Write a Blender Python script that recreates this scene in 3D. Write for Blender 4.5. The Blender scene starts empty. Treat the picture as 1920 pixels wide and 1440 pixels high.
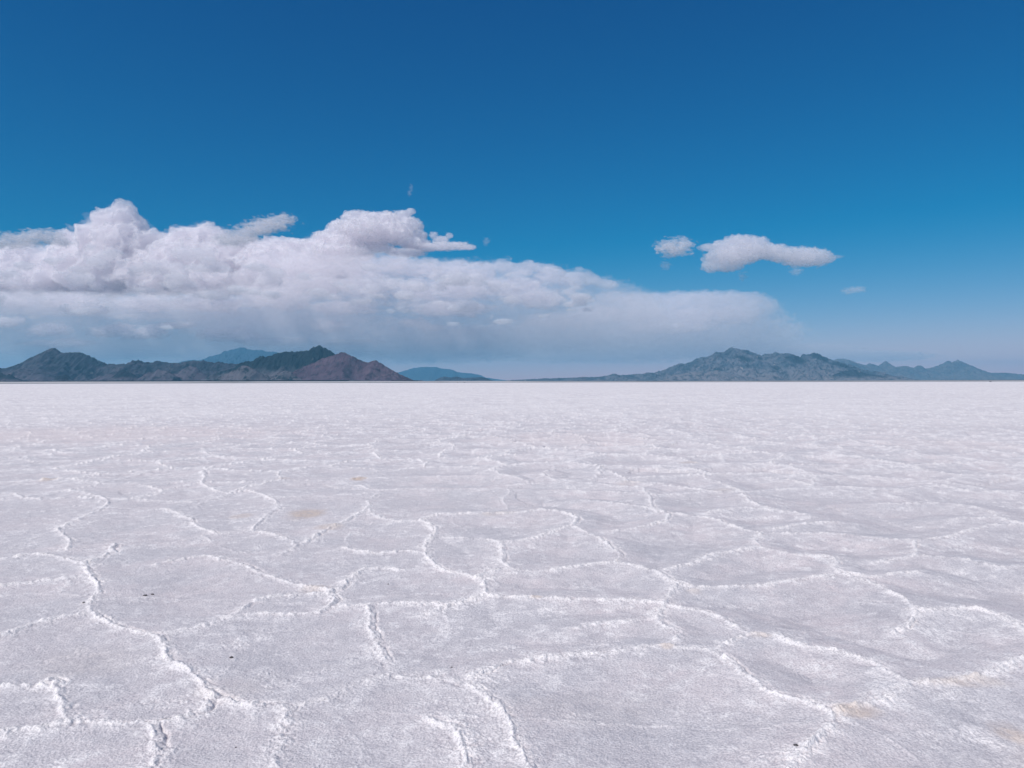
import bpy, bmesh, math, random
import numpy as np
import openvdb as vdb
from mathutils import Matrix, Vector

random.seed(7)
sc = bpy.context.scene
COL = sc.collection
F32 = np.float32

# ---------------------------------------------------------------- camera
FPX, W0, H0, EYE = 1397.0, 1920, 1440, 1.6
PITCH, ROLL = math.radians(-0.14), math.radians(0.13)
cam = bpy.data.cameras.new('camera')
cam_o = bpy.data.objects.new('camera', cam); COL.objects.link(cam_o)
cam.sensor_width = 36.0; cam.lens = 36.0 * FPX / W0
cam.clip_start = 0.05; cam.clip_end = 200000.0
ROT = Matrix.Rotation(PITCH, 3, 'X') @ Matrix.Rotation(math.pi / 2, 3, 'X') @ Matrix.Rotation(-ROLL, 3, 'Z')
cam_o.matrix_world = Matrix.Translation((0, 0, EYE)) @ ROT.to_4x4()
sc.camera = cam_o


def ray(u, v):
    d = ROT @ Vector(((u - W0 / 2) / FPX, (H0 / 2 - v) / FPX, -1.0))
    return d


def on_ground(u, v):
    d = ray(u, v); t = -EYE / d.z
    return (d.x * t, d.y * t)


def at(u, v, dist):
    """a point seen in direction (u, v), standing `dist` metres ahead"""
    d = ray(u, v); t = dist / d.y
    return np.array((d.x * t, dist, EYE + d.z * t))


# ---------------------------------------------------------------- noise
_rs = np.random.RandomState(11)
_P = _rs.permutation(256).astype(np.int32); _P = np.concatenate([_P, _P, _P])
_G = _rs.normal(size=(256, 3)).astype(F32); _G /= np.linalg.norm(_G, axis=1)[:, None]


def perlin(x, y, z):
    x = np.asarray(x, F32); y = np.asarray(y, F32); z = np.asarray(z, F32)
    x, y, z = np.broadcast_arrays(x, y, z)
    fx, fy, fz = np.floor(x), np.floor(y), np.floor(z)
    ix, iy, iz = (fx.astype(np.int64) & 255), (fy.astype(np.int64) & 255), (fz.astype(np.int64) & 255)
    x = x - fx; y = y - fy; z = z - fz
    u = x * x * x * (x * (x * 6 - 15) + 10); v = y * y * y * (y * (y * 6 - 15) + 10); w = z * z * z * (z * (z * 6 - 15) + 10)
    out = 0
    for a in (0, 1):
        pa = _P[ix + a]; wa = u if a else 1 - u
        for b in (0, 1):
            pb = _P[pa + iy + b]; wb = wa * (v if b else 1 - v)
            for c in (0, 1):
                g = _G[_P[pb + iz + c]]
                out = out + wb * (w if c else 1 - w) * (g[..., 0] * (x - a) + g[..., 1] * (y - b) + g[..., 2] * (z - c))
    return out * 1.5


def fbm(x, y, z, octaves=4, gain=0.5, lac=2.03):
    s, a, n = 0, 1.0, 0.0
    for k in range(octaves):
        s = s + a * perlin(x + 17.3 * k, y - 9.1 * k, z + 5.7 * k)
        n += a; a *= gain; x = x * lac; y = y * lac; z = z * lac
    return s / n


def billow(x, y, z, octaves=4, gain=0.5, lac=2.1):
    s, a, n = 0, 1.0, 0.0
    for k in range(octaves):
        s = s + a * (1 - 2 * np.abs(perlin(x + 31.3 * k, y - 7.1 * k, z + 3.7 * k)))
        n += a; a *= gain; x = x * lac; y = y * lac; z = z * lac
    return s / n


def sstep(a, b, x):
    t = np.clip((x - a) / (b - a), 0, 1); return t * t * (3 - 2 * t)


# ---------------------------------------------------------------- helpers
def tag(o, label=None, cat=None, group=None, kind=None):
    for k, v in (('label', label), ('category', cat), ('group', group), ('kind', kind)):
        if v: o[k] = v
    return o


def mesh_object(name, verts, quads, mat, parent=None, smooth=True):
    me = bpy.data.meshes.new(name)
    verts = np.ascontiguousarray(verts, F32); quads = np.ascontiguousarray(quads, np.int32)
    k = quads.shape[1]
    me.vertices.add(len(verts)); me.vertices.foreach_set('co', verts.ravel())
    me.loops.add(quads.size); me.loops.foreach_set('vertex_index', quads.ravel())
    me.polygons.add(len(quads))
    me.polygons.foreach_set('loop_start', np.arange(0, quads.size, k, dtype=np.int32))
    me.polygons.foreach_set('use_smooth', np.full(len(quads), smooth))
    me.update(calc_edges=True)
    me.materials.append(mat)
    o = bpy.data.objects.new(name, me); COL.objects.link(o)
    if parent: o.parent = parent
    return o


def attr(o, name, data):
    a = o.data.attributes.new(name, 'FLOAT', 'POINT')
    a.data.foreach_set('value', np.ascontiguousarray(data, F32))


def grid_quads(nr, nc, flip=False):
    i = np.arange(nr - 1)[:, None] * nc + np.arange(nc - 1)[None, :]
    q = np.stack([i, i + 1, i + nc + 1, i + nc], -1).reshape(-1, 4)
    return q[:, ::-1] if flip else q


class Mat:
    def __init__(self, name):
        self.m = bpy.data.materials.new(name); self.m.use_nodes = True
        self.t = self.m.node_tree; self.t.nodes.clear()
        self.out = self.t.nodes.new('ShaderNodeOutputMaterial')

    def n(self, kind, **kw):
        nd = self.t.nodes.new(kind)
        for k, v in kw.items():
            if k.startswith('i_'): nd.inputs[k[2:].replace('_', ' ')].default_value = v
            else: setattr(nd, k, v)
        return nd

    def l(self, a, b): self.t.links.new(a, b)

    def mix(self, fac, a, b, blend='MIX'):
        nd = self.n('ShaderNodeMix', data_type='RGBA', blend_type=blend)
        for sock, val in ((nd.inputs[0], fac), (nd.inputs[6], a), (nd.inputs[7], b)):
            if isinstance(val, (int, float)): sock.default_value = val
            elif isinstance(val, tuple): sock.default_value = (*val, 1)
            else: self.l(val, sock)
        return nd.outputs[2]

    def math(self, op, a, b=0.0, clamp=False):
        nd = self.n('ShaderNodeMath', operation=op, use_clamp=clamp)
        for sock, val in ((nd.inputs[0], a), (nd.inputs[1], b)):
            if isinstance(val, (int, float)): sock.default_value = val
            else: self.l(val, sock)
        return nd.outputs[0]

    def ramp(self, fac, lo, hi, a=0.0, b=1.0):
        nd = self.n('ShaderNodeMapRange', interpolation_type='SMOOTHSTEP')
        self.l(fac, nd.inputs[0])
        for k, v in zip((1, 2, 3, 4), (lo, hi, a, b)): nd.inputs[k].default_value = v
        return nd.outputs[0]

    def noise(self, scale, detail=4, rough=0.55, vec=None):
        nd = self.n('ShaderNodeTexNoise'); nd.inputs['Scale'].default_value = scale
        nd.inputs['Detail'].default_value = detail; nd.inputs['Roughness'].default_value = rough
        self.l(vec or self.pos(), nd.inputs['Vector'])
        return nd.outputs['Fac']

    def pos(self):
        if not hasattr(self, '_p'): self._p = self.n('ShaderNodeNewGeometry').outputs['Position']
        return self._p

    def attr(self, name):
        return self.n('ShaderNodeAttribute', attribute_name=name).outputs['Fac']

    def scaled(self, s):
        nd = self.n('ShaderNodeVectorMath', operation='MULTIPLY'); self.l(self.pos(), nd.inputs[0])
        nd.inputs[1].default_value = s
        return nd.outputs[0]

    def diffuse(self, color, normal=None, rough=0.95, spec=0.1):
        b = self.n('ShaderNodeBsdfPrincipled')
        b.inputs['Roughness'].default_value = rough; b.inputs['Specular IOR Level'].default_value = spec
        if isinstance(color, tuple): b.inputs['Base Color'].default_value = (*color, 1)
        else: self.l(color, b.inputs['Base Color'])
        if normal: self.l(normal, b.inputs['Normal'])
        self.l(b.outputs[0], self.out.inputs['Surface'])
        return b


# ---------------------------------------------------------------- light
SUN_EL, SUN_AZ = math.radians(50), math.radians(-138)     # azimuth from +Y, clockwise positive
sun_dir = Vector((math.sin(SUN_AZ) * math.cos(SUN_EL), math.cos(SUN_AZ) * math.cos(SUN_EL), math.sin(SUN_EL)))
sun = bpy.data.lights.new('sun', 'SUN'); sun.energy = 4.5; sun.angle = math.radians(0.53); sun.color = (1.0, 0.945, 0.90)
sun_o = bpy.data.objects.new('sun', sun); COL.objects.link(sun_o)
sun_o.rotation_euler = sun_dir.to_track_quat('Z', 'Y').to_euler()

world = bpy.data.worlds.new('World'); sc.world = world; world.use_nodes = True
wt = world.node_tree; bg = wt.nodes['Background']
sky = wt.nodes.new('ShaderNodeTexSky'); sky.sky_type = 'NISHITA'; sky.sun_disc = False
sky.sun_elevation = SUN_EL; sky.sun_rotation = SUN_AZ
sky.altitude = 1300; sky.air_density = 1.0; sky.dust_density = 0.3; sky.ozone_density = 2.0
sep = wt.nodes.new('ShaderNodeSeparateColor'); comb = wt.nodes.new('ShaderNodeCombineColor')
wt.links.new(sky.outputs[0], sep.inputs[0])
SKY = ((2.4, 1.45, .54), (.3, 1.1, .475), (0.0, .9, .87))    # per channel: floor, power, gain - the photograph's deep polarised blue
for i, (lo, pw, gn) in enumerate(SKY):
    a = wt.nodes.new('ShaderNodeMath'); a.operation = 'SUBTRACT'; a.inputs[1].default_value = lo
    c = wt.nodes.new('ShaderNodeMath'); c.operation = 'MAXIMUM'; c.inputs[1].default_value = 0.0
    p = wt.nodes.new('ShaderNodeMath'); p.operation = 'POWER'; p.inputs[1].default_value = pw
    g = wt.nodes.new('ShaderNodeMath'); g.operation = 'MULTIPLY'; g.inputs[1].default_value = gn
    wt.links.new(sep.outputs[i], a.inputs[0])
    for q, w_ in ((a, c), (c, p), (p, g)): wt.links.new(q.outputs[0], w_.inputs[0])
    wt.links.new(g.outputs[0], comb.inputs[i])
wt.links.new(comb.outputs[0], bg.inputs['Color']); bg.inputs['Strength'].default_value = 0.1

# ---------------------------------------------------------------- salt flat
RIDGES = """
152,1058 163,1077 183,1097 188,1110 170,1137 167,1153 200,1170 247,1187 297,1190 313,1217 320,1237 350,1260 370,1277 397,1300 423,1313 457,1320 520,1322 543,1330
0,1197 50,1177 97,1163 163,1152
0,1103 53,1095 100,1087 153,1082
152,1058 197,1043 213,1037 210,1023
297,1190 350,1183 393,1173 430,1160 467,1153 533,1153 597,1152 613,1142 640,1138
397,1315 377,1337 333,1350 293,1357 233,1358 173,1358 110,1357 83,1367 33,1373 0,1380
100,1273 107,1297 117,1320 123,1347
100,1290 50,1285 0,1288
543,1330 537,1353 537,1383 523,1407 507,1440 500,1470
543,1330 583,1320 617,1310 640,1300 673,1283 723,1272
277,1360 283,1387 293,1417 290,1440
617,1112 613,1110 567,1100 520,1088 477,1073 463,1063 417,1050 383,1043 330,1050 290,1060
613,1110 627,1133 597,1152
617,1112 640,1103 657,1087 683,1068 713,1068 760,1072
307,955 353,970 363,988 393,1000 413,1005 473,995 513,1003 567,1022 525,1042
105,995 133,1012 127,1033
105,995 135,980 205,947 205,935 250,937 310,925 290,915 235,905
205,935 150,932 50,937 20,925
465,920 515,937 525,955 500,965 473,995
375,900 385,912 420,927 465,920
690,940 692,955 645,980 600,1000 567,1022
692,955 700,970 740,980 790,980
800,990 820,1000 795,1020 800,1050 820,1070
790,980 820,993 820,1007 797,1020 798,1047 813,1063 833,1075 867,1082 893,1090 910,1092 908,1103 915,1120
820,1010 873,1013 923,1018 943,1023 940,1057 952,1068
943,1023 987,1020 1017,1010 1057,997 1077,992 1080,982 1067,972 1027,963 987,965 960,970 920,968 840,967 820,967 790,980
1077,997 1110,1013 1140,1032 1167,1053 1153,1065 1100,1068 1047,1075 1017,1080 977,1078 952,1070 917,1078 893,1088
915,1092 937,1088 957,1083 977,1080
1153,1065 1193,1072 1233,1085 1263,1103 1280,1110
915,1123 880,1130 830,1142 800,1155
830,1140 807,1133 777,1133 727,1135 640,1140
915,1123 960,1127 1003,1130 1067,1132 1133,1135 1180,1137 1233,1143 1253,1150 1280,1157
1280,1110 1267,1113 1253,1140 1230,1173 1247,1187 1277,1200 1267,1217
1230,1173 1167,1175 1107,1180 1080,1188
690,1140 700,1163 693,1187 713,1213 723,1243 737,1270
737,1272 783,1275 827,1278 853,1283 887,1293 923,1320 950,1343 957,1370 973,1407 983,1427 990,1460
737,1272 723,1272
883,1277 923,1262 957,1248 1007,1245 1057,1240 1113,1238 1147,1235 1200,1227 1257,1223 1280,1230 1310,1230
800,1353 847,1373 870,1403 873,1440
1280,1157 1313,1162 1353,1177 1393,1200 1430,1208 1460,1212 1500,1230 1563,1237 1607,1253 1643,1270 1663,1283 1697,1297 1717,1307 1753,1303 1813,1293 1867,1280 1920,1260 1990,1235
1717,1307 1680,1323 1643,1340 1580,1350 1567,1360
1310,1230 1337,1238 1363,1257 1387,1280 1407,1297 1440,1317 1477,1330 1527,1343 1557,1360 1573,1377 1557,1390 1527,1410 1497,1433 1480,1470
1343,1227 1390,1210
1280,1110 1310,1118 1363,1117 1420,1113 1467,1107 1497,1100 1533,1095 1567,1090
1240,1085 1280,1073 1313,1063 1333,1050 1380,1045 1413,1035
1225,965 1280,975 1323,980 1353,988 1380,1002 1423,1012
1423,1012 1467,1013 1533,1012 1580,1012 1617,1018 1673,1023 1717,1023 1763,1020 1800,1012 1840,998 1873,993 1920,995 1990,1000
1423,1013 1413,1033 1453,1045 1493,1052 1540,1053 1565,1055 1565,1073 1570,1083 1603,1090 1637,1097 1673,1090 1717,1085
1570,1085 1600,1097 1627,1103 1653,1120 1683,1133 1710,1157 1717,1173 1703,1190 1673,1207
1717,1162 1757,1162 1813,1158 1840,1160 1873,1173 1903,1187 1920,1203 1980,1240
1717,1023 1713,1053
1650,1067 1680,1060 1723,1055 1773,1058 1813,1062 1847,1072 1880,1077 1920,1078 1990,1075
1823,960 1860,967 1867,982 1920,992
1860,980 1813,980 1780,985
1453,1003 1513,992 1567,988
1130,882 1145,892 1170,902 1175,910 1220,912 1240,912
1205,922 1215,935 1220,955 1232,970
1100,947 1150,952 1225,962 1265,978 1205,1000 1150,1005
1290,880 1320,887 1335,897
1390,935 1410,955 1455,965
1325,972 1385,960 1455,965 1510,975
960,915 1035,912 1110,912 1140,917 1205,922
1030,887 1015,897 1050,910
1435,902 1500,910 1530,920 1590,920 1680,925
1650,953 1735,952 1810,955 1865,970
1740,912 1780,920 1820,930 1890,930 1920,935
1475,835 1525,855 1540,867
1560,835 1645,852 1710,865 1785,877 1920,879
1105,850 1130,860 1185,865 1220,875
0,1050 60,1040 110,1045 152,1058
640,1030 700,1040 760,1035 800,1040
430,1160 470,1130 520,1120 613,1115
"""
POLY = [[on_ground(*map(float, p.split(','))) for p in ln.split()] for ln in RIDGES.strip().splitlines()]


def smooth_line(p, rounds=2):
    for _ in range(rounds):
        q = [p[0]]
        for a, b in zip(p, p[1:]):
            q += [(a[0] * .75 + b[0] * .25, a[1] * .75 + b[1] * .25), (a[0] * .25 + b[0] * .75, a[1] * .25 + b[1] * .75)]
        p = q + [p[-1]]
    return p


def traced_distance(x, y, reach=0.55):
    d = np.full(x.shape, 9.0, F32)
    order = np.argsort(y, kind='stable'); xs, ys = x[order], y[order]; ds = d[order]
    for line in POLY:
        q = smooth_line(line, 1)
        for (ax, ay), (bx, by) in zip(q, q[1:]):
            i0, i1 = np.searchsorted(ys, (min(ay, by) - reach, max(ay, by) + reach))
            if i1 <= i0: continue
            m = (xs[i0:i1] > min(ax, bx) - reach) & (xs[i0:i1] < max(ax, bx) + reach)
            k = np.nonzero(m)[0] + i0
            if not len(k): continue
            vx, vy = bx - ax, by - ay; L = vx * vx + vy * vy + 1e-9
            t = np.clip(((xs[k] - ax) * vx + (ys[k] - ay) * vy) / L, 0, 1)
            ds[k] = np.minimum(ds[k], np.hypot(xs[k] - ax - t * vx, ys[k] - ay - t * vy))
    d[order] = ds
    return d


def hash2(i, j, k):
    h = (i * 374761393 + j * 668265263 + k * 974634777) & 0x7fffffff
    h = ((h ^ (h >> 13)) * 1274126177) & 0x7fffffff
    return ((h ^ (h >> 16)) & 0xffff) / 65536.0


def voronoi_edge(x, y, size, seed):
    gx, gy = x / size, y / size
    ix, iy = np.floor(gx).astype(np.int64), np.floor(gy).astype(np.int64)
    f1 = np.full(x.shape, 99.0); f2 = np.full(x.shape, 99.0)
    p1x = np.zeros(x.shape); p1y = np.zeros(x.shape); p2x = np.zeros(x.shape); p2y = np.zeros(x.shape)
    for di in (-1, 0, 1):
        for dj in (-1, 0, 1):
            px = ix + di + 0.1 + 0.8 * hash2(ix + di, iy + dj, seed); py = iy + dj + 0.1 + 0.8 * hash2(ix + di, iy + dj, seed + 5)
            d = (px - gx) ** 2 + (py - gy) ** 2
            c = d < f1; e = (~c) & (d < f2)
            f2 = np.where(c, f1, np.where(e, d, f2)); p2x = np.where(c, p1x, np.where(e, px, p2x)); p2y = np.where(c, p1y, np.where(e, py, p2y))
            f1 = np.where(c, d, f1); p1x = np.where(c, px, p1x); p1y = np.where(c, py, p1y)
    return ((f2 - f1) / (2 * np.hypot(p2x - p1x, p2y - p1y) + 1e-6) * size).astype(F32)


def soft_spot(x, y, u, v, w, h, seed):
    """an irregular stain on the salt about w x h picture-pixels across where it lies"""
    cx, cy = on_ground(u, v)
    x1, _ = on_ground(u + w / 2, v); _, y1 = on_ground(u, v - h / 2)
    d = np.hypot((x - cx) / abs(x1 - cx), (y - cy) / abs(y1 - cy))
    return d


SHORE = 3900.0
half = math.radians(43)
ang = np.concatenate([np.linspace(-math.pi, -half, 90, endpoint=False), np.linspace(-half, half, 1250), np.linspace(half, math.pi, 91)[1:]])
rows = np.concatenate([np.geomspace(0.3, 2.3, 14, endpoint=False), 1.6 / np.linspace(1.6 / 2.3, 1.6 / 42.0, 820, endpoint=False), np.geomspace(42.0, SHORE + 900, 230)])
A, Rr = np.meshgrid(ang, rows)
gx = (np.sin(A) * Rr).ravel(); gy = (np.cos(A) * Rr).ravel(); gr = Rr.ravel()
X, Y = gx.astype(np.float64), gy.astype(np.float64)

near = (gr < 13.0) & (np.abs(gx) < 11) & (gy > 1.0)
wx = 0.045 * fbm(X * 2.3, Y * 2.3, 0.3, 3); wy = 0.045 * fbm(X * 2.3, Y * 2.3, 7.7, 3)
wx2 = 0.020 * perlin(X * 9, Y * 9, 2.1); wy2 = 0.020 * perlin(X * 9, Y * 9, 5.5)
td = np.full(X.shape, 9.0, F32); tg = np.full(X.shape, 9.0, F32)
td[near] = traced_distance(X[near] + wx[near] + wx2[near], Y[near] + wy[near] + wy2[near])
tg[near] = traced_distance(X[near] + wx[near] + wx2[near] - 0.045, Y[near] + wy[near] + wy2[near] - 0.02)
# cells nobody traced: further out and to the sides
vx = X + 0.5 * fbm(X * .45, Y * .45, 1.1, 3) + wx * 2 + wx2; vy = Y + 0.5 * fbm(X * .45, Y * .45, 4.2, 3) + wy * 2 + wy2
vd = voronoi_edge(vx, vy, 1.75, 3); vg = voronoi_edge(vx - 0.045, vy - 0.02, 1.75, 3)
sd = voronoi_edge(vx * 1.0 + 31, vy * 1.0 + 17, 0.72, 9)
px_v = 718 + FPX * EYE / np.maximum(Y, 0.5)
inside = (np.abs(X) / np.maximum(Y, 0.1) < 0.70) & (Y > 1.2)
zone = sstep(920, 965, px_v) * inside                         # 1 where the ridges were surveyed from the photograph
patch = fbm(X * .35, Y * .35, 9.3, 3)
midway = sstep(9, 16, gr)
vis = np.clip(0.70 + .28 * midway + 1.1 * fbm(X * .6, Y * .6, 3.9, 2), 0.22 + .30 * midway, 1.15)  # some ridges stand out, others are nearly healed


def bump(d, w): return np.exp(-(d / w) ** 2)


rw = 0.015 * (1 + 0.5 * perlin(X * 3, Y * 3, 8.8))
core = np.maximum(bump(td, rw) * np.clip(vis + .25, .45, 1.1), bump(vd, rw) * vis * (1 - .62 * zone))
sw = .068 * (1 + .7 * fbm(X * 2.1, Y * 2.1, 6.4, 3))
skirt = np.maximum(bump(td, sw), bump(vd, sw) * vis * (1 - .8 * zone))
wide = np.maximum(bump(td, 0.42), bump(vd, 0.42) * (1 - zone))
small = bump(sd, 0.024 + .03 * midway) * (0.30 + .45 * midway) * np.clip(fbm(X * .8, Y * .8, 6.1, 2) + .2 + .3 * midway, 0, 1)
gw = rw * (.55 + .35 * perlin(X * 11, Y * 11, 1.3))
groove = np.maximum(bump(tg, gw), bump(vg, gw) * (1 - zone)) * np.clip(perlin(X * 2.3, Y * 2.3, 3.3) * 2.2 + 1.6 * perlin(X * 9, Y * 9, 5.3) - .05, 0, 1)
grit = fbm(X * 26, Y * 26, 1.9, 3, .6)
gm = gr < 16
grit3 = np.zeros(X.shape); grit3[gm] = fbm(X[gm] * 62, Y[gm] * 62, 3.9, 2, .6) * sstep(16, 9, gr[gm])
grit2 = fbm(X * 9, Y * 9, 4.9, 3, .6)
clump = sstep(0.10, 0.45, fbm(X * 2.6, Y * 2.6, 2.2, 4, .6) + 0.30 * skirt)
near_f = np.clip(1.4 - gr / 40.0, 0, 1)
bowl = 0.026 + 0.052 * sstep(-0.5, 2.5, X + 0.15 * Y) * sstep(60, 8, gr)
Z = bowl * wide + 0.010 * core * (1 + 1.0 * grit2 + .9 * grit) - 0.013 * groove * (1 - .7 * core) + 0.006 * skirt * (1 + grit2) + 0.006 * small
Z += near_f * (0.0050 * grit * (0.35 + skirt + clump) + 0.0042 * grit3 * (.45 + skirt + clump) + 0.007 * grit2 * (0.25 + skirt + 0.8 * clump)) + 0.012 * patch
Z += .010 * midway * small + .010 * midway * core
Z = Z * sstep(600, 60, gr) - 0.02
mottle = sstep(.02, .42, fbm(X * 5.5, Y * 5.5, 3.2, 4, .62) + .35 * fbm(X * .9, Y * .9, 8.2, 2))
crust = np.clip(0.36 * core * (1 + 1.0 * grit2 + grit) + 0.16 * skirt * (0.8 + 2.0 * grit2 + 1.2 * grit) + 0.27 * clump * (0.7 + 1.8 * grit + 1.6 * grit3) + 0.36 * mottle * (.8 + 1.6 * grit + 1.8 * grit3) + .10 * grit3 + .55 * small + (.10 + .06 * midway) * wide * (1 + grit2), 0, 1)
far_white = np.clip(sstep(6, 48, gr + 30 * fbm(X * .03, Y * .03, 2.7, 3)) + .25 * fbm(X * .05, Y * .02, 7.1, 3), 0, 1)  # salt cells turn whiter with distance

stain = np.zeros(X.shape)
warp = 0.55 * fbm(X * 3.1, Y * 3.1, 6.6, 4, .6)
for k, (u, v, w, h, s) in enumerate([(575, 963, 75, 22, 1.0), (620, 988, 60, 14, .7), (455, 967, 50, 12, .55), (590, 1105, 60, 18, .5), (1810, 1300, 190, 24, .55), (1600, 1356, 110, 30, .8),
        (1895, 1382, 90, 40, .7), (95, 899, 28, 8, 1.0), (672, 898, 30, 6, 1.5), (1005, 1128, 28, 8, .8), (1252, 1226, 34, 12, .7), (1425, 1208, 44, 12, .5), (1300, 1122, 34, 10, .4),
        (935, 968, 90, 10, .4), (530, 898, 26, 6, .4), (1290, 872, 40, 6, .5), (1180, 912, 60, 10, .3), (1350, 925, 60, 10, .3), (1875, 893, 22, 5, 1.2), (310, 1352, 20, 10, .6),
        (150, 1240, 260, 70, .16), (1100, 1330, 420, 90, .10), (420, 1290, 180, 60, .14)]):
    d = soft_spot(X, Y, u, v, w, h, k)
    stain = np.maximum(stain, s * sstep(1.15, 0.35, d + warp))
pinkness = np.maximum(sstep(0.2, 0.9, 1.25 - soft_spot(X, Y, 200, 812, 900, 34, 0) + warp), 0.8 * sstep(0.2, 0.9, 1.25 - soft_spot(X, Y, 1080, 825, 420, 30, 0) + warp))
pinkness = np.maximum(pinkness, 0.6 * sstep(0.2, 0.9, 1.25 - soft_spot(X, Y, 1800, 835, 300, 26, 0) + warp))

m = Mat('salt')
geo = m.n('ShaderNodeNewGeometry')
a_crust, a_stain, a_pink = m.attr('crust'), m.attr('stain'), m.attr('pinkness')
fine = m.noise(95.0, 3, .65); mid = m.noise(11.0, 5, .6); big = m.noise(1.1, 4, .55); huge = m.noise(.018, 5, .6)
cellcol = m.mix(m.ramp(big, .38, .62), (.530, .512, .535), (.640, .572, .580))
cellcol = m.mix(m.ramp(m.noise(3.4, 6, .65), .38, .60, .55, 0), cellcol, (.415, .40, .43))
cellcol = m.mix(m.math('MULTIPLY', m.attr('far_white'), m.ramp(huge, .25, .7, .6, .95)), cellcol, (.73, .695, .69))
cellcol = m.mix(m.ramp(m.noise(.16, 6, .65), .42, .58, .55, 0), cellcol, (.545, .515, .535))
f = m.math('ADD', a_crust, m.math('MULTIPLY', m.math('SUBTRACT', mid, .5), .9))
col = m.mix(m.ramp(f, -.12, .72), cellcol, (.80, .765, .76))
col = m.mix(m.ramp(fine, .34, .54, .55, 0), col, (.31, .30, .33))
col = m.mix(m.ramp(fine, .53, .68, 0, .55), col, (.76, .73, .73))
col = m.mix(m.math('MULTIPLY', a_pink, .35), col, (.66, .57, .56))
brown = m.mix(m.ramp(mid, .35, .65), (.47, .36, .28), (.60, .50, .43))
col = m.mix(m.math('MULTIPLY', a_stain, m.ramp(mid, .3, .65, .25, .85), True), col, brown)
b1 = m.n('ShaderNodeBump', i_Strength=.9, i_Distance=.008); m.l(fine, b1.inputs['Height'])
b2 = m.n('ShaderNodeBump', i_Strength=.5, i_Distance=.02); m.l(mid, b2.inputs['Height']); m.l(b1.outputs[0], b2.inputs['Normal'])
m.diffuse(col, b2.outputs[0], .9, .15)
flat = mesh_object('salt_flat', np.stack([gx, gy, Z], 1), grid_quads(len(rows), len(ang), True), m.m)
for nme, dat in (('crust', crust), ('stain', stain), ('pinkness', pinkness), ('far_white', far_white)): attr(flat, nme, dat)
tag(flat, 'white salt flat crossed by low crusty ridges that close into uneven cells', 'salt flat', kind='structure')

# ---------------------------------------------------------------- mudflat and desert plain beyond the salt
def profile(s): return [tuple(map(float, p.split(','))) for p in s.split()]


m = Mat('plain_soil')
a_pale = m.attr('pale')
n1 = m.noise(.0045, 5, .6); n2 = m.noise(.03, 4, .6)
soil = m.mix(m.ramp(n1, .3, .7), (.085, .078, .080), (.14, .125, .12))
soil = m.mix(m.ramp(n2, .4, .6, 0, .5), soil, (.07, .075, .06))
soil = m.mix(a_pale, soil, (.44, .41, .40))
m.diffuse(soil)
pa = np.concatenate([np.linspace(-math.pi, -half, 40, endpoint=False), np.linspace(-half, half, 700), np.linspace(half, math.pi, 41)[1:]])
pr = np.concatenate([np.linspace(-420, 1400, 70), np.geomspace(1500, 60000, 60)])
PA, PR = np.meshgrid(pa, pr)
shore = SHORE + 380 * fbm(PA * 5, 0.5, 0.2, 5, .6)
rr = shore + PR
px, py = np.sin(PA) * rr, np.cos(PA) * rr
pn = fbm(px * .004, py * .0018, 1.5, 4)
right_side = sstep(-.05, .12, PA)
pz = -1.0 + 3.1 * sstep(-300, 60, PR + 260 * pn) + (8.0 - 4.5 * right_side) * sstep(150, 800, PR) + 14 * sstep(1500, 9000, PR)
pale = sstep(120, 260, PR + 200 * pn) * sstep(1500, 900, PR + 300 * pn) * np.clip(1.0 + 1.2 * pn, 0, 1)
pale = np.where(PR < 60, .15 * sstep(-.1, .3, pn), pale)
plain = mesh_object('desert_plain', np.stack([px, py, pz], -1).reshape(-1, 3), grid_quads(len(pr), len(pa), True), m.m)
attr(plain, 'pale', pale.ravel())
tag(plain, 'dark strip of mudflat and desert plain beyond the edge of the salt', 'desert plain', kind='structure')

# ---------------------------------------------------------------- mountains
def rock(name, dark, light, scree, patch=None, patch_amt=0.0, thr=(.35, .6), crags=.75):
    m = Mat(name)
    v1 = m.noise(.0028, 6, .62); v2 = m.noise(.009, 5, .6); v3 = m.noise(1.0, 4, .6, m.scaled((.012, .012, .003)))
    col = m.mix(m.ramp(v1, *thr), dark, light)
    col = m.mix(m.ramp(v3, .42, .62, 0, .6), col, dark)
    col = m.mix(m.math('MULTIPLY', m.attr('low'), m.ramp(v2, .3, .6, .5, 1)), col, scree)
    crag = m.noise(.013, 9, .72)
    col = m.mix(m.ramp(crag, .51, .57, 0, crags), col, tuple(c * .45 for c in dark))
    col = m.mix(m.math('MULTIPLY', m.attr('outcrop_shade'), .92), col, tuple(c * .42 for c in dark))  # dark rock outcrops, and shade painted onto the right range
    if patch: col = m.mix(m.ramp(m.noise(.006, 6, .6), .66, .72, 0, patch_amt), col, patch)
    m.diffuse(col)
    return m.m


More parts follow.
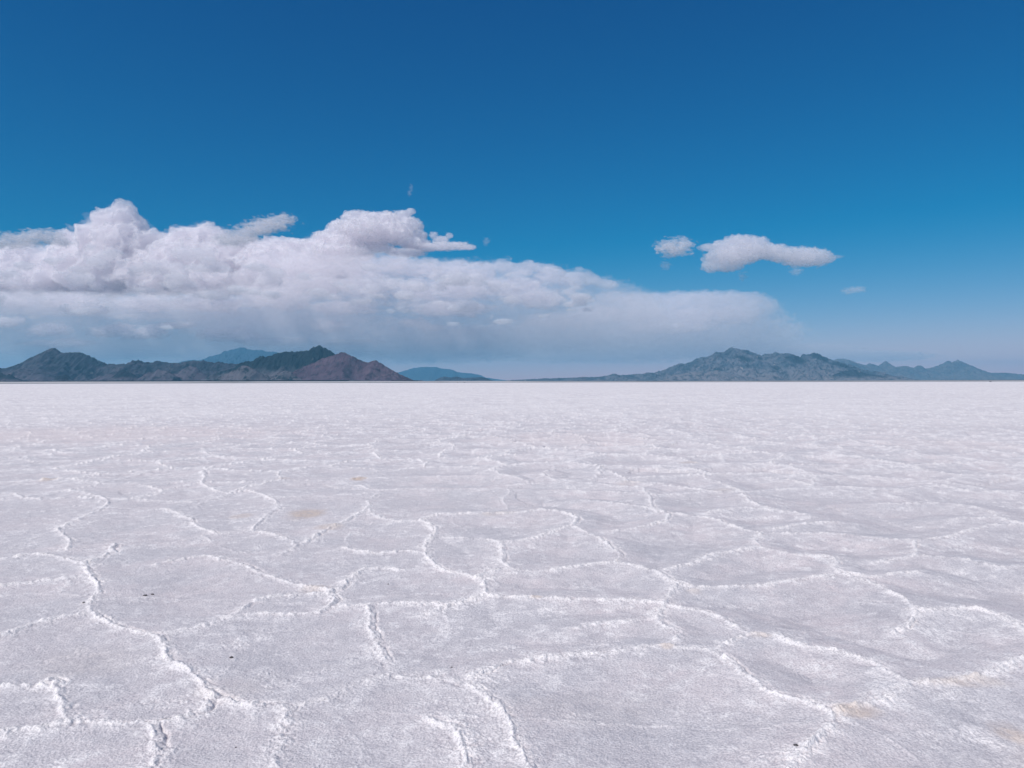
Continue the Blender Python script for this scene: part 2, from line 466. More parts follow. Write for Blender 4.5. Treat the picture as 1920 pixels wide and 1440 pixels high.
def range_mesh(name, prof, dist, mat, depth=2.2, seed=0, rough=.5, base=4.0, extra=(), nx=620, ny=210, sink=-12, sway=.06, gully=420.0, spur=.9, dark_layers=(), shade_spots=()):
    """A range as a height field: PROF is its skyline as seen from the salt, standing DIST metres off; EXTRA are lower hills in front of it"""
    layers = [(prof, dist, depth)] + [(p, d, q) for p, d, q in extra]
    us = [u for p, _, _ in layers for u, _ in p]
    u0, u1 = min(us) - 25, max(us) + 25
    xs = np.linspace(at(u0, 718, dist)[0], at(u1, 718, dist)[0], nx)
    hmax = max(at(u, v, dist)[2] for u, v in prof)
    front = max(hmax * depth * 1.25, dist - min(d for _, d, _ in layers) + 900)
    ys = np.concatenate([np.linspace(dist - front, dist, int(ny * .72), endpoint=False), np.linspace(dist, dist + hmax * depth * 1.25, ny - int(ny * .72))])
    GX, GY = np.meshgrid(xs, ys)
    H = np.full(GX.shape, -1e9)
    lowest = np.zeros(GX.shape); outc_shade = np.zeros(GX.shape)
    for li, (p, d, q) in enumerate(layers):
        pts = np.array([at(u, v, d) for u, v in p])
        top = max(pts[:, 2].max(), 1)
        s = seed + 3.7 * li
        y0 = d + sway * d * .35 * fbm(GX / (d * .10), s, 2.2, 3)
        reach = q * (np.interp(GX, pts[:, 0], pts[:, 2], left=0, right=0) * .55 + top * .45) + 1
        t = np.abs(GY - y0) / reach
        # spurs: the skyline is carried down the slope along wandering lines
        slide = spur * top * np.clip(t, 0, 1.5) * fbm(GX / (top * 1.3), GY / (top * 3.0), s + 4, 4)
        base_h = np.interp(GX + slide, pts[:, 0], pts[:, 2], left=-60, right=-60) + .11 * rough * top * fbm(GX / (top * .12), GY / (top * .3), s + 15, 5, .65) * np.clip(np.interp(GX, pts[:, 0], pts[:, 2]) / (.32 * top), .06, 1)
        t2 = np.clip(t * (1 + .35 * fbm(GX / (top * .8), GY / (top * 1.6), s + 8, 4)), 0, 3)
        fall = np.where(t2 < 1, .62 * (1 - t2) + .38 * (1 - t2) ** 2, -.10 * (t2 - 1))
        wob = fbm(GX / 900, GY / 900, s + 1.2, 3) * 260
        ridged = 1 - 2.0 * np.abs(perlin((GX + wob) / gully, (GY + wob) / (gully * 2.6), s))
        ridged = ridged + .35 * (1 - 2 * np.abs(perlin((GX - wob) / (gully * .17), (GY + wob) / (gully * .3), s + 12))) + .55 * (1 - 2 * np.abs(perlin((GX + wob) / (gully * .42), (GY - wob) / (gully * .8), s + 9)))
        crag = fbm(GX / 150, GY / 150, s + 6, 4, .6)
        loc = np.clip(np.maximum(base_h, 0) / (.32 * top), .06, 1)
        amp = loc * np.clip(t2, 0, 1) * np.clip(1.15 - t2, 0, 1) * 2.2
        h = base_h * fall + rough * top * amp * (.24 * ridged - .24) + rough * top * .16 * crag * loc * np.clip(t2 * 3, 0, 1) * np.clip(1.2 - t2, .1, 1)
        knob = 1 - 2 * np.abs(perlin(GX / 75 + wob / 200, GY / 110, s + 18)) + .6 * (1 - 2 * np.abs(perlin(GX / 31, GY / 48, s + 19)))
        h = h + rough * .045 * top * knob * loc * sstep(-.05, .25, perlin(GX / 300, GY / 300, s + 22) + .3) * np.clip(t2 * 5, 0, 1) * np.clip(1.15 - t2, .0, 1)
        outc_shade = np.where(h > H, sstep(.22, .5, h / top + .25 * crag) if li in dark_layers else 0.0, outc_shade)
        H = np.maximum(H, h)
        if li == 0: lowest = sstep(.35, .95, t2 + .25 * fbm(GX / 500, GY / 500, s + 3, 3))
    edge = np.minimum(1, np.minimum(np.arange(nx), np.arange(nx)[::-1]) / 14.0)[None, :]
    H = np.where(H > 0, H * edge, H) + base * (1 - lowest * 0)
    H = np.maximum(H, sink)
    o = mesh_object(name, np.stack([GX, GY, H], -1).reshape(-1, 3), grid_quads(len(ys), nx), mat)
    attr(o, 'low', lowest.ravel())
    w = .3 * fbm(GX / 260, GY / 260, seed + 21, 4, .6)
    for su, sv, sw, sh, lean in shade_spots:                       # cloud shadow and shaded faces painted dark below the crest
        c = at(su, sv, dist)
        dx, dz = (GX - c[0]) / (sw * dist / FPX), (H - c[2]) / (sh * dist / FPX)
        outc_shade = np.maximum(outc_shade, sstep(1.15, .75, np.hypot(dx, dz + lean * dx) + w) * (GY < dist + 400))
    attr(o, 'outcrop_shade', outc_shade.ravel())
    return o


LEFT = profile("-110,706 -60,700 0,692 10,693 17,690 27,688 37,682 47,680 55,673 65,668 75,663 87,658 95,655 105,654 112,659 120,663 135,662 147,661 158,664 166,667 175,672 185,676 195,681 205,683 215,682 228,683 238,682 248,678 260,675 268,679 285,680 297,677 305,679 320,681 335,681 350,678 365,677 380,676 390,679 400,681 410,679 425,682 440,683 450,684 480,690 520,700 560,712")
CRAG = profile("395,712 420,698 440,690 450,683 462,679 475,677 480,673 488,668 498,670 510,666 522,663 534,660 545,661 560,659 575,658 582,654 588,650 592,651 600,648 606,651 612,655 620,659 626,663 635,667 650,678 670,690 700,706 730,718")
RED = profile("505,716 530,706 560,692 585,681 605,672 620,667 632,663 640,661 645,661 655,666 668,672 680,678 690,680 698,678 705,676 712,680 725,688 740,696 750,702 765,709 780,716 792,721")
BLUE = profile("290,700 330,681 345,677 356,675 375,675 390,668 400,666 410,663 420,658 430,656 440,654 450,651 457,651 464,655 475,656 487,656 497,659 505,659 513,658 520,661 530,664 560,672 600,690 640,712")
BLUE2 = profile("700,712 725,705 740,700 752,697 765,693 775,690 790,688 805,688 818,688 828,691 840,692 850,694 858,698 870,699 885,700 900,703 910,708 930,711 965,715 1000,718")
RIGHT = profile("930,716 960,713 1000,711 1040,709.5 1080,708 1120,707 1138,705 1144,702.5 1150,701.5 1156,702.5 1162,704.5 1180,703 1210,701 1227,699 1240,696 1252,690 1262,687 1270,683 1285,682 1297,679 1305,675 1315,670 1325,670 1332,668 1337,664 1344,659 1352,661 1361,659 1368,653 1375,651 1385,654 1400,656 1410,660 1420,665 1427,666 1435,663 1443,664 1452,661 1460,664 1470,663 1480,662 1492,666 1502,670 1508,665 1520,664 1530,660 1538,664 1550,669 1560,674 1575,679 1600,688 1640,699 1690,710 1720,716")
RIGHT2 = profile("1480,700 1530,680 1560,676 1572,673 1585,672 1600,678 1615,683 1625,684 1630,681 1640,683 1648,687 1655,682 1663,677 1670,681 1677,689 1685,688 1695,686 1703,687 1712,690 1718,686 1725,686 1732,691 1745,690 1757,686 1768,680 1775,677 1780,680 1792,675 1802,679 1825,687 1840,694 1855,699 1890,699 1920,702 1960,705 2010,709")

rk_left = rock('rock_left', (.023, .028, .040), (.060, .058, .073), (.088, .076, .095), (.20, .19, .17), .5)  # rock colours kept dark to hold the cloud shadow over the left mountains
rk_crag = rock('rock_crag', (.020, .029, .037), (.074, .074, .088), (.100, .090, .104), (.16, .15, .13), .4, thr=(.4, .62), crags=.9)
rk_red = rock('rock_red', (.058, .037, .054), (.102, .066, .085), (.078, .054, .076), (.05, .05, .05), .6)
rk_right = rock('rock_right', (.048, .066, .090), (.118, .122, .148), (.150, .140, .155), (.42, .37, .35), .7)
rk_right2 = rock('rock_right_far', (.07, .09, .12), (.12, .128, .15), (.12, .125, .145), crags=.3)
rk_blue = rock('rock_far', (.028, .050, .085), (.04, .06, .09), (.045, .06, .09), crags=.1)  # some of the blue of the air is painted into this rock

o = range_mesh('mountain', LEFT, 7300, rk_left, 2.3, 1.0, extra=[
    (profile("-110,700 -40,704 0,701 6,699 12,703 18,704 24,702 30,703 36,708 45,713 60,719"), 5900, 1.6),
    (profile("196,716 212,704 222,696 230,694 238,697 246,700 256,708 264,715"), 6500, 1.6),
    (profile("98,715 104,706 112,703 118,703 126,708 134,715"), 6200, 1.5),
    (profile("262,714 276,704 284,697 292,699 300,693 308,696 318,695 330,702 340,709"), 6400, 1.6),
    (profile("318,706 332,700 342,693 350,688 358,687 368,689 376,697 386,704 396,712"), 6700, 1.6)], rough=.8, dark_layers=(1, 2, 3), nx=900)
tag(o, 'dark rounded mountain with a long run of low foothills behind the salt', 'mountain', kind='structure')
o = range_mesh('mountain', CRAG, 6700, rk_crag, 2.1, 5.0, .8, extra=[
    (profile("400,716 418,704 430,700 438,694 448,689 456,685 466,687 476,690 486,698 496,706 508,714"), 5800, 1.5),
    (profile("440,714 452,707 460,704 466,708 476,715"), 5500, 1.4),
    (profile("512,712 524,700 534,695 546,698 556,706 566,713"), 5800, 1.4)], dark_layers=(0,), nx=760)
tag(o, 'dark craggy mountain with a jagged twin summit beside the reddish slope', 'mountain', kind='structure')
o = range_mesh('mountain', RED, 6100, rk_red, 1.9, 9.0, .55)
tag(o, 'reddish brown pyramid mountain with two peaks sloping down to the salt', 'mountain', kind='structure')
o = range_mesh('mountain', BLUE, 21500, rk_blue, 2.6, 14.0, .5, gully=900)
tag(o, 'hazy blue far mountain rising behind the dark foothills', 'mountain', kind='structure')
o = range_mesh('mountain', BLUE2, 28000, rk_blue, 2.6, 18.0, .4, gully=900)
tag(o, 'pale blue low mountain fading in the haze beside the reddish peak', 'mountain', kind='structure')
o = range_mesh('hill', profile("815,713 825,708 832,706 845,708 857,706 866,709 875,709 885,708 895,708 903,707 910,709 922,713 935,716 950,718"), 12500, rk_left, 3.5, 22.0, .5, nx=260, ny=70)
tag(o, 'small low dark hill in the gap between the two mountain groups', 'hill', kind='structure')
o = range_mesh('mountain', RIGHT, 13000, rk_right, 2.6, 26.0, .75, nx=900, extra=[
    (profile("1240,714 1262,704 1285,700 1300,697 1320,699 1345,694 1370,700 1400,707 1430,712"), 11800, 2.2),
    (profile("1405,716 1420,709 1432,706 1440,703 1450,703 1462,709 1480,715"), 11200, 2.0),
    (profile("1555,706 1575,697 1590,695 1600,692 1612,696 1630,701 1650,704 1675,706 1700,712"), 12000, 2.2)], dark_layers=(3,), shade_spots=[(1482, 675, 26, 9, -.2), (1532, 671, 15, 10, 0), (1568, 686, 20, 6, .5), (1385, 673, 14, 5, .8), (1415, 672, 8, 4, 0), (1428, 692, 9, 4, 0), (1327, 694, 8, 3, 0)])  # shade on the front spur and the steep faces is painted dark here
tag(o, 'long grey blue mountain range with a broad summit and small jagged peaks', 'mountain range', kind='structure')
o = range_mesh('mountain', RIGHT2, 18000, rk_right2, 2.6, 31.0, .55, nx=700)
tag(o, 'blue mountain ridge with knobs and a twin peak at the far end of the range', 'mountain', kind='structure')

# ---------------------------------------------------------------- small things on the salt
m = Mat('dark_stone'); m.diffuse(m.mix(m.ramp(m.noise(60, 4), .35, .65), (.07, .065, .07), (.16, .15, .15))); stone_mat = m.m
PEB = [(434, 1233, 6.5, 'dark pebble lying alone in the middle of a broad pinkish salt cell'),
       (272, 1117, 6, 'dark pebble beside a crust lump, larger of the close pair'),
       (286, 1113, 4.5, 'smaller dark pebble of the close pair on the salt'),
       (157, 1133, 4, 'small dark pebble just beside the bend of a salt ridge'),
       (847, 1254, 3.5, 'small dark pebble near a short crusty tuft inside the salt cell'),
       (442, 1402, 3.2, 'small dark pebble on the pinkish cell at the bottom of the picture'),
       (728, 1095, 3, 'tiny dark pebble on the cell behind the lilac hollow'),
       (1492, 1421, 7, 'dark sliver added for the shadow slit under the edge of a salt ridge')]  # last one is a solid added in place of a shadow slit
for u, v, wpx, lab in PEB:
    x, y = on_ground(u, v); dist = math.hypot(x, y)
    rad = wpx / FPX * dist * .5
    bm = bmesh.new(); bmesh.ops.create_icosphere(bm, subdivisions=3, radius=rad)
    for vt in bm.verts:
        c = vt.co / rad
        k = 1 + .45 * float(perlin(c.x * 1.3 + u, c.y * 1.3, c.z * 1.3)) + .15 * float(perlin(c.x * 4 + u, c.y * 4, c.z * 4))
        vt.co = Vector((c.x * 1.1 * rad * k, c.y * .85 * rad * k, c.z * .55 * rad * k))
    me = bpy.data.meshes.new('pebble'); bm.to_mesh(me); bm.free(); me.materials.append(stone_mat)
    for p in me.polygons: p.use_smooth = True
    o = bpy.data.objects.new('pebble', me); COL.objects.link(o)
    k = np.argmin((gx - x) ** 2 + (gy - y) ** 2)
    o.location = (x, y, float(Z[k]) + rad * .3)
    tag(o, lab, 'pebble', 'dark pebbles on the salt')

m = Mat('vehicle_paint'); m.diffuse(m.mix(m.ramp(m.noise(3, 3), .3, .7), (.03, .03, .035), (.05, .05, .055)), None, .35, .5); paint = m.m
m = Mat('vehicle_glass'); m.diffuse((.02, .025, .03), None, .1, .6); glass = m.m
m = Mat('tyre_rubber'); m.diffuse(m.mix(m.noise(20, 2), (.015, .015, .015), (.03, .03, .03))); rubber = m.m


def prism(name, outline, half_w, mat, parent, bevel=.06):
    bm = bmesh.new()
    a = [bm.verts.new((x, -half_w, z)) for x, z in outline]; b = [bm.verts.new((x, half_w, z)) for x, z in outline]
    n = len(outline)
    bm.faces.new(a); bm.faces.new(b[::-1])
    for i in range(n): bm.faces.new((a[i], b[i], b[(i + 1) % n], a[(i + 1) % n]))
    bmesh.ops.recalc_face_normals(bm, faces=bm.faces)
    bmesh.ops.bevel(bm, geom=list(bm.edges), offset=bevel, segments=2, affect='EDGES')
    me = bpy.data.meshes.new(name); bm.to_mesh(me); bm.free(); me.materials.append(mat)
    o = bpy.data.objects.new(name, me); COL.objects.link(o); o.parent = parent
    return o


def vehicle(u, dist, label, turn):
    x = at(u, 718, dist)[0]
    root = bpy.data.objects.new('distant_vehicle', None); COL.objects.link(root)
    root.location = (x, dist, 0); root.rotation_euler = (0, 0, turn)
    prism('body', [(-2.4, .45), (2.4, .45), (2.4, 1.0), (1.1, 1.15), (-2.4, 1.15)], .92, paint, root)
    prism('cabin', [(-2.3, 1.13), (1.0, 1.13), (.35, 1.82), (-2.05, 1.85)], .82, glass, root)
    for sx in (-1.5, 1.5):
        for sy in (-.86, .86):
            bm = bmesh.new()
            bmesh.ops.create_cone(bm, cap_ends=True, segments=24, radius1=.38, radius2=.38, depth=.24, matrix=Matrix.Translation((sx, sy, .38)) @ Matrix.Rotation(math.pi / 2, 4, 'X'))
            me = bpy.data.meshes.new('wheel'); bm.to_mesh(me); bm.free(); me.materials.append(rubber)
            w = bpy.data.objects.new('wheel', me); COL.objects.link(w); w.parent = root
    tag(root, label, 'vehicle', 'far vehicles on the salt')


vehicle(1857, 1650, 'tiny dark vehicle alone on the salt below the far blue ridge', .3)
vehicle(871, 2300, 'tiny dark vehicle at the salt edge below the small dark hill', -.4)
vehicle(858, 2700, 'tinier dark vehicle at the salt edge, nearer the reddish mountain', .2)

# ---------------------------------------------------------------- clouds
def cloud_mat(name, free_path, veil=.12, color=(.995, .965, .985), aniso=.0):
    m = Mat(name)
    v = m.n('ShaderNodeVolumePrincipled'); v.inputs['Color'].default_value = (*color, 1)
    v.inputs['Density'].default_value = 1.0 / free_path; v.inputs['Anisotropy'].default_value = aniso
    m.l(v.outputs[0], m.out.inputs['Volume'])
    tr = m.n('ShaderNodeBsdfTransparent'); df = m.n('ShaderNodeBsdfDiffuse'); df.inputs['Color'].default_value = (.85, .84, .86, 1)
    mx = m.n('ShaderNodeMixShader'); mx.inputs[0].default_value = veil
    m.l(tr.outputs[0], mx.inputs[1]); m.l(df.outputs[0], mx.inputs[2]); m.l(mx.outputs[0], m.out.inputs['Surface'])
    return m.m


def cloud(name, puffs, dist, mat, label, parent=None, grow=1.0, voxel=None, rough=.45, wisp=.0, seed=0, group=None, blend=.35, stretch=1.0, freq=1.0, ragged=0.0, flat=1.0, fine=.66):
    """PUFFS: (u, v, radius across, radius up, depth offset as a share of the radius) -> one closed billowing hull"""
    S = dist / FPX
    P = []
    for u, v, ru, rv, off in puffs:
        c = at(u, v, dist); P.append((c[0], dist + off * ru * S, c[2], ru * S * grow, ru * S * stretch * grow, rv * S * grow))
    P = np.array(P)
    voxel = voxel or S * 1.7
    lo = (P[:, :3] - P[:, 3:] * 1.5).min(0); hi = (P[:, :3] + P[:, 3:] * 1.5).max(0)
    n = np.ceil((hi - lo) / voxel).astype(int) + 2
    ax = [lo[i] + voxel * np.arange(n[i]) for i in range(3)]
    d = np.full(tuple(n), -3.0, F32); scale = np.full(tuple(n), 1.0, F32)
    for cx, cy, cz, rx, ry, rz in P:
        sl = tuple(slice(max(0, int((c - 1.55 * r - lo[i]) / voxel)), int((c + 1.55 * r - lo[i]) / voxel) + 2) for i, (c, r) in enumerate(((cx, rx), (cy, ry), (cz, rz))))
        q = np.sqrt(((ax[0][sl[0]] - cx) / rx)[:, None, None] ** 2 + ((ax[1][sl[1]] - cy) / ry)[None, :, None] ** 2 + ((ax[2][sl[2]] - cz) / rz)[None, None, :] ** 2).astype(F32)
        new = 1 - q; old = d[sl]
        h = np.clip(.5 + .5 * (new - old) / blend, 0, 1)
        d[sl] = old * (1 - h) + new * h + blend * .5 * h * (1 - h)
        scale[sl] = np.where(h > .5, min(rx, rz), scale[sl])
    band = np.abs(d - ragged) < rough * 1.15
    I = np.nonzero(band)
    bx, by, bz = ax[0][I[0]] / flat, ax[1][I[1]], ax[2][I[2]]
    L = np.median(np.minimum(P[:, 3], P[:, 5])) * .85 / freq
    warp = fbm(bx / L, by / L, bz / L + seed, 2) * .35 * L
    wx_, wy_, wz_ = bx + warp, by + warp, bz - warp
    M = L * 1.55
    nz = billow(wx_ / M, wy_ / M, wz_ / M + seed, 6, .52) - .30
    if wisp:
        fz = 1.6 * fbm(wx_ / (L * .8), wy_ / (L * .8), wz_ / (L * .5) + seed + 3, 6, fine)
        nz = nz * (1 - wisp) + fz * wisp
    if ragged: d[I] -= ragged
    d[I] += (rough * nz).astype(F32)
    d[0, :, :] = d[-1, :, :] = -1; d[:, 0, :] = d[:, -1, :] = -1; d[:, :, 0] = d[:, :, -1] = -1
    g = vdb.FloatGrid(background=-3.0); g.copyFromArray(np.ascontiguousarray(d))
    pts, quads = g.convertToQuads(isovalue=0.0)
    pts = pts * voxel + lo
    q = quads.astype(np.int64)
    c0, c1, c2, c3 = (pts[q[:, i]] - lo for i in range(4))
    vol = (np.einsum('ij,ij->i', c0, np.cross(c1, c2)) + np.einsum('ij,ij->i', c0, np.cross(c2, c3))).sum()
    if vol < 0: q = q[:, ::-1]
    o = mesh_object(name, pts, q, mat)
    if parent: o.parent = parent
    else: tag(o, label, 'cloud', group)
    return o


CUM = cloud_mat('cumulus_vapour', 820.0, .17)
BILLOW = cloud_mat('billow_vapour', 1500.0, .05)
TORN = cloud_mat('torn_vapour', 700.0, .08)
THINB = cloud_mat('thin_billow_vapour', 3200.0, .02)
UNDER = cloud_mat('under_vapour', 5200.0, .008)
SCRAP = cloud_mat('scrap_vapour', 900.0, .05)
SOFT = cloud_mat('fringe_vapour', 3600.0, .012)
FAIR = cloud_mat('fair_cloud_vapour', 430.0, .06)
SHEET = cloud_mat('sheet_vapour', 5200.0, .015)
VEIL = cloud_mat('veil_vapour', 4600.0, .012)
LOW = cloud_mat('low_cloud_vapour', 800.0, .07)
D = 56000.0

TOWER = [
    (228, 415, 26, 30, 0), (205, 430, 30, 30, -.2), (245, 435, 30, 28, .2), (185, 452, 34, 32, -.3), (225, 462, 46, 36, -.2), (262, 470, 40, 34, .1),
    (150, 470, 34, 34, -.2), (120, 490, 34, 32, 0), (160, 505, 50, 34, -.4), (215, 510, 56, 40, -.3), (85, 505, 34, 30, 0), (50, 490, 30, 28, .1), (25, 480, 24, 20, 0),
    (35, 515, 46, 36, -.2), (-30, 500, 46, 36, 0), (-90, 505, 50, 40, 0), (10, 530, 60, 24, -.2), (90, 528, 60, 24, -.3), (180, 530, 60, 22, -.3), (270, 512, 60, 34, -.1), (-60, 528, 60, 24, 0),
    (295, 452, 22, 16, .3), (287, 436, 9, 8, .2), (272, 444, 12, 9, .2), (315, 478, 40, 32, .2), (345, 462, 34, 30, 0), (385, 450, 34, 26, .1), (400, 470, 36, 32, 0), (350, 500, 60, 40, -.2), (420, 500, 56, 40, -.1),
    (450, 470, 34, 22, .2), (470, 490, 50, 34, 0), (520, 480, 44, 28, .1), (560, 480, 40, 26, 0), (520, 515, 66, 40, -.2), (600, 505, 60, 36, 0), (300, 532, 60, 20, -.2), (400, 530, 70, 22, -.2), (500, 534, 70, 20, -.1)]
t = cloud('cumulus_cloud', TOWER, D, CUM, 'towering white cumulus cloud with a billowing peak above the dark foothills', rough=.75, seed=1.0, stretch=.9)
cloud('fringe', TOWER, D, SOFT, None, t, 1.10, rough=.9, wisp=.9, seed=2.0, stretch=.9, voxel=110)
MIDTOP = [(655, 409, 13, 11, 0), (672, 412, 20, 14, 0), (700, 416, 24, 14, -.1), (730, 413, 24, 13, 0), (756, 404, 14, 8, 0), (769, 397, 8, 5, 0), (766, 424, 22, 14, 0), (640, 430, 22, 14, 0), (618, 447, 26, 12, 0),
    (690, 436, 44, 19, -.2), (742, 438, 36, 17, -.1), (782, 443, 16, 10, 0), (596, 460, 26, 10, 0), (650, 458, 40, 14, 0), (700, 452, 30, 8, 0), (775, 456, 26, 8, 0), (640, 474, 50, 14, 0)]
t = cloud('cumulus_cloud', MIDTOP, D - 2500, CUM, 'bright white cumulus cloud with a wispy tail standing on top of the long bank', rough=1.05, wisp=.35, seed=3.0, fine=.6)
cloud('fringe', MIDTOP, D - 2500, SOFT, None, t, 1.10, rough=.9, wisp=.9, seed=4.0, voxel=100)
cloud('tail', [(795, 464, 28, 6, 0), (828, 462, 28, 6, 0), (856, 461, 26, 5, 0), (878, 464, 14, 4, 0), (826, 449, 14, 6, .2), (813, 441, 8, 6, 0), (842, 442, 7, 5, 0), (760, 474, 34, 5, 0), (712, 466, 30, 5, 0)], D - 2500, TORN, None, t, 1.1, rough=1.1, wisp=.8, seed=4.5, ragged=.1, flat=1.6)
SHEETP = [(560, 520, 110, 48, 0), (680, 520, 130, 48, -.1), (800, 530, 130, 44, 0), (900, 540, 120, 48, 0), (990, 545, 120, 50, .1), (620, 570, 170, 50, -.1), (760, 580, 170, 56, 0), (900, 590, 180, 60, 0), (1020, 595, 160, 60, 0),
    (1080, 560, 110, 46, .2), (1140, 575, 100, 46, .1), (480, 575, 140, 40, 0), (340, 574, 150, 30, 0), (200, 572, 150, 22, 0), (60, 568, 150, 22, 0), (1130, 610, 130, 52, 0), (500, 612, 150, 34, 0), (650, 625, 170, 40, 0), (840, 640, 170, 40, 0)]
bank = b = cloud('cloud_bank', SHEETP, D - 3500, SHEET, 'long smooth lavender cloud bank stretching from the tall cumulus towards the right', voxel=130, rough=.6, wisp=.8, seed=5.0, blend=.6, stretch=.5, freq=2.6)
cloud('billows', [(560, 500, 40, 24, 0), (620, 500, 44, 22, 0), (680, 505, 50, 22, -.1), (740, 500, 44, 18, 0), (800, 505, 44, 18, .1), (860, 505, 40, 16, 0), (900, 508, 34, 18, 0), (945, 500, 24, 14, 0), (985, 503, 26, 15, 0),
    (1030, 515, 34, 16, 0), (1075, 522, 36, 16, 0), (1110, 525, 26, 10, 0), (1140, 532, 24, 8, 0), (600, 535, 60, 22, 0), (690, 540, 60, 20, -.2), (780, 545, 60, 18, 0), (870, 540, 60, 20, -.1), (960, 540, 56, 20, 0), (520, 560, 70, 18, 0),
    (650, 575, 60, 14, 0), (840, 578, 70, 14, 0), (400, 570, 70, 14, -.2), (280, 570, 60, 12, -.2), (140, 565, 60, 12, -.2), (30, 565, 50, 12, -.2), (1010, 560, 60, 16, 0)],
    D - 4200, BILLOW, None, b, voxel=90, rough=1.25, wisp=.7, seed=6.0, stretch=.7, ragged=.22, flat=1.7, freq=.7, grow=1.15)
VEILP = [(1180, 592, 110, 42, 0), (1260, 590, 110, 40, 0), (1340, 588, 110, 40, 0), (1400, 590, 70, 36, 0), (1230, 630, 170, 46, 0), (1350, 628, 150, 44, 0), (1100, 640, 180, 40, 0), (1410, 622, 80, 32, 0), (960, 640, 180, 34, 0), (1500, 660, 120, 16, 0), (1620, 668, 130, 10, 0)]
b = cloud('cloud_bank', VEILP, D + 4500, VEIL, 'pale flat topped end of the cloud bank above the low desert slope', voxel=140, rough=.7, wisp=.8, seed=8.0, blend=.6, stretch=.5, freq=2.6)
cloud('billows', [(1150, 556, 30, 10, 0), (1190, 564, 34, 14, 0), (1230, 564, 36, 15, 0), (1275, 563, 40, 15, 0), (1320, 562, 40, 15, 0), (1365, 561, 40, 15, 0), (1405, 564, 34, 15, 0), (1435, 572, 24, 14, 0),
    (1210, 590, 60, 18, 0), (1300, 592, 60, 18, 0), (1380, 588, 50, 18, 0), (1120, 590, 60, 16, 0), (1050, 600, 70, 12, 0), (1250, 615, 80, 10, 0)], D + 3500, THINB, None, b, voxel=100, rough=.9, wisp=.6, seed=8.5, stretch=.7, flat=1.9)
cloud('veil', [(-40, 600, 150, 50, 0), (100, 608, 170, 52, 0), (260, 612, 170, 52, 0), (420, 615, 170, 50, 0), (580, 622, 170, 46, 0), (740, 640, 170, 40, 0), (180, 650, 200, 26, 0), (500, 655, 200, 26, 0)],
    D - 3000, UNDER, None, bank, voxel=140, rough=.7, wisp=.8, seed=9.0, blend=.6, stretch=.5, freq=2.0, flat=2.0)
rs = np.random.RandomState(5)
scraps = []
for _ in range(95):                                               # small sunlit clumps and scraps all through the bank
    u = rs.uniform(-40, 1120); top = np.interp(u, [0, 150, 230, 300, 420, 600, 700, 880, 1000, 1120], [480, 470, 420, 460, 465, 490, 480, 500, 508, 530])
    k = rs.beta(1.1, 1.6); v = top + 12 + k * (606 - top); sz = rs.uniform(5, 19) * (1.1 - .45 * k)
    for q in range(rs.randint(2, 4)):
        scraps.append((u + rs.uniform(-1.6, 1.6) * sz, v + rs.uniform(-.35, .35) * sz, sz * rs.uniform(.7, 1.2), sz * rs.uniform(.35, .6) * (1 - .35 * k), rs.uniform(-3, 0)))
cloud('scraps', scraps, D - 7500, SCRAP, None, bank, 1.2, voxel=75, rough=1.1, wisp=.6, seed=12.0, ragged=.10, flat=1.5)
LOWS = [
    ('low_cloud', [(145, 580, 22, 8, 0), (165, 578, 24, 8, 0), (185, 582, 14, 6, 0)], 'bright scrap of low cloud under the tallest cumulus, highest of the scraps'),
    ('low_cloud', [(0, 604, 26, 8, 0), (30, 602, 14, 6, 0), (-20, 606, 20, 8, 0)], 'pale scrap of low cloud at the left edge of the photograph'),
    ('low_cloud', [(78, 621, 20, 8, 0), (98, 618, 24, 9, 0), (120, 620, 14, 6, 0)], 'rounded scrap of low cloud above the rounded dark mountain'),
    ('low_cloud', [(200, 622, 26, 8, 0), (225, 616, 24, 8, 0), (255, 626, 30, 8, 0), (285, 622, 22, 10, .1), (300, 616, 12, 7, 0)], 'twin scrap of low cloud with a bright lobe above the foothills'),
    ('low_cloud', [(325, 610, 26, 5, 0), (350, 608, 16, 4, 0)], 'thin streak of low cloud just above the gap before the blue far mountain'),
    ('low_cloud', [(410, 628, 30, 9, 0), (440, 626, 30, 9, 0), (465, 633, 26, 7, 0)], 'broad scrap of low cloud above the blue far mountain'),
    ('low_cloud', [(490, 641, 30, 6, 0), (530, 640, 30, 6, 0), (555, 638, 18, 4, 0)], 'flat scrap of low cloud above the jagged twin summit'),
    ('low_cloud', [(612, 612, 22, 9, 0), (635, 610, 14, 7, 0)], 'small scrap of low cloud beyond the jagged twin summit'),
    ('low_cloud', [(790, 608, 12, 10, 0), (805, 614, 18, 6, 0), (770, 606, 16, 6, 0)], 'small bright knob of cloud inside the bank beyond the reddish mountain'),
    ('low_cloud', [(100, 645, 40, 5, 0), (140, 643, 30, 5, 0), (125, 640, 16, 5, 0)], 'thin low streak of cloud touching the top of the rounded mountain'),
    ('low_cloud', [(640, 642, 40, 4, 0), (690, 641, 30, 3, 0)], 'thin flat streak of cloud above the reddish peak'),
]
for k, (nm, pf, lab) in enumerate(LOWS):
    cloud(nm, pf, 50000.0 + 300 * k, LOW, lab, voxel=45, rough=1.3, wisp=.75, seed=20 + k, ragged=.18, flat=1.8, grow=1.25, group='scraps of low cloud under the bank', stretch=.8)
DF = 21000.0
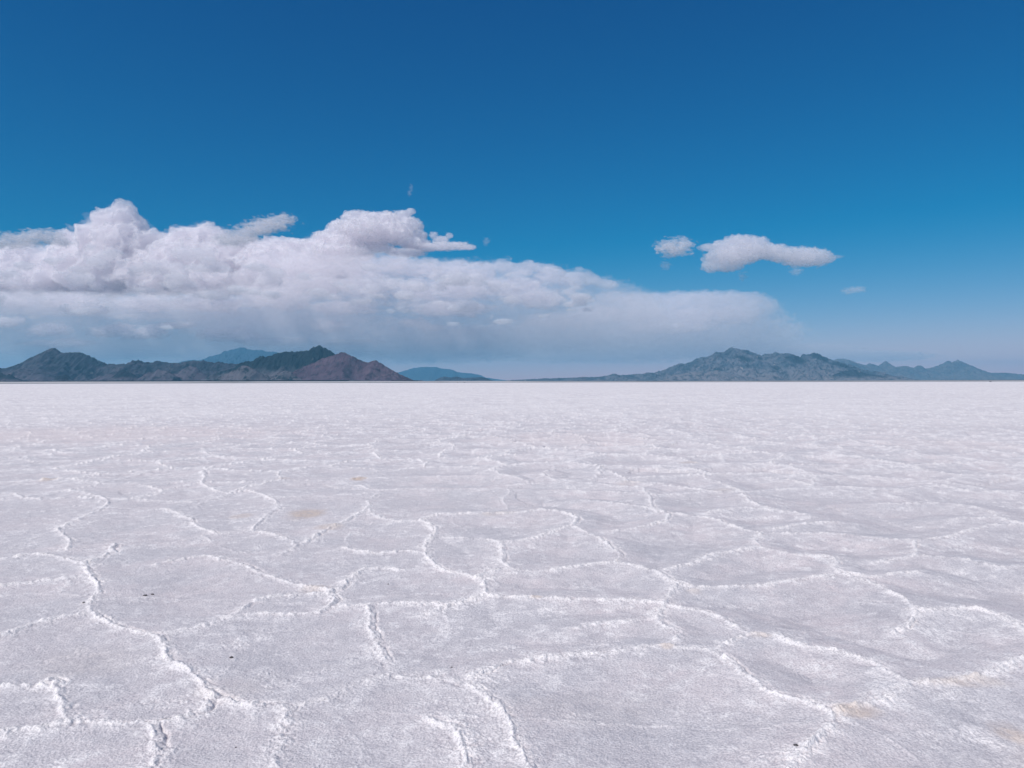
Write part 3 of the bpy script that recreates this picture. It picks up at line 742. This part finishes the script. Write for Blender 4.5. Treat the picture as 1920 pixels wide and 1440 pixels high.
cloud('cumulus_cloud', [(1332, 464, 18, 6, 0), (1356, 464, 22, 11, 0), (1384, 459, 26, 15, -.1), (1410, 460, 26, 14, 0), (1348, 484, 24, 15, 0), (1334, 499, 16, 10, 0), (1372, 482, 34, 17, -.2), (1408, 473, 32, 14, -.1), (1362, 500, 22, 8, 0),
    (1442, 472, 28, 12, 0), (1470, 478, 30, 11, -.1), (1500, 482, 32, 14, 0), (1528, 483, 24, 14, 0), (1548, 483, 15, 9, 0)],
    DF, FAIR, 'largest fair weather cloud standing alone in the open blue sky', rough=.95, seed=40.0, wisp=.5, grow=1.05, fine=.58)
SMALL = [([(1250, 462, 16, 8, 0), (1266, 465, 20, 11, 0), (1284, 459, 12, 8, 0)], 'small ragged cloud just beside the largest lone cloud', .3),
         ([(1248, 498, 8, 5, 0)], 'tiny puff below the small ragged cloud', .3),
         ([(1392, 517, 6, 6, 0)], 'tiny puff below the thick end of the largest lone cloud', .3),
         ([(1492, 509, 8, 5, 0), (1498, 507, 5, 4, 0)], 'tiny puff below the thin end of the largest lone cloud', .3),
         ([(1592, 546, 9, 4, 0), (1604, 543, 12, 4, 0)], 'thin small cloud streak lowest in the open sky above the blue ridge', .4),
         ([(1566, 482, 10, 2, 0)], 'faint wisp trailing off the tip of the largest lone cloud', .5),
         ([(768, 361, 3, 5, 0), (771, 353, 3, 5, 0)], 'faint tiny wisp high above the bright cumulus, upper of the two specks', .4),
         ([(912, 453, 5, 5, 0)], 'faint tiny puff beyond the wispy tail of the bright cumulus', .4),
         ([(10, 456, 24, 6, 0), (40, 449, 24, 7, 0), (70, 443, 22, 7, 0), (94, 441, 16, 8, 0), (110, 452, 16, 6, 0)], 'small flat cloud beside the tall cumulus at the edge of the photograph', .3),
         ([(436, 450, 22, 8, 0), (455, 441, 22, 7, 0), (480, 431, 24, 7, 0), (505, 422, 24, 8, 0), (530, 412, 18, 6, 0)], 'slanting torn cloud rising between the two cumulus tops', .4)]
THIN = cloud_mat('wisp_vapour', 800.0, .02)
for k, (pf, lab, wv) in enumerate(SMALL):
    cloud('small_cloud', pf, DF + 400 * k, FAIR if k in (0, 8, 9) else THIN, lab, voxel=12 if k < 8 else 18, rough=1.5, wisp=.85, seed=50 + k, ragged=.30, flat=1.6, grow=1.45, freq=.8, fine=.6)

# ---------------------------------------------------------------- haze
m = Mat('haze_air')
v = m.n('ShaderNodeVolumePrincipled')
v.inputs['Color'].default_value = (.21, .62, .92, 1); v.inputs['Density'].default_value = 2.8e-5; v.inputs['Anisotropy'].default_value = 0.0
m.l(v.outputs[0], m.out.inputs['Volume'])
bm = bmesh.new(); bmesh.ops.create_cube(bm, size=1.0)
me = bpy.data.meshes.new('haze'); bm.to_mesh(me); bm.free(); me.materials.append(m.m)
hz = bpy.data.objects.new('haze', me); COL.objects.link(hz)
hz.scale = (88000, 88000, 1190); hz.location = (0, 0, 595 - 40)
tag(hz, 'pale blue haze in the air over the salt flat and the mountains', 'haze', kind='stuff')

# ---------------------------------------------------------------- render settings
sc.view_settings.view_transform = 'Standard'; sc.view_settings.look = 'None'
sc.view_settings.exposure = 0.0; sc.view_settings.gamma = 1.0
cy = sc.cycles
cy.volume_bounces = 10; cy.max_bounces = 16; cy.diffuse_bounces = 4; cy.transparent_max_bounces = 64
cy.use_denoising = True
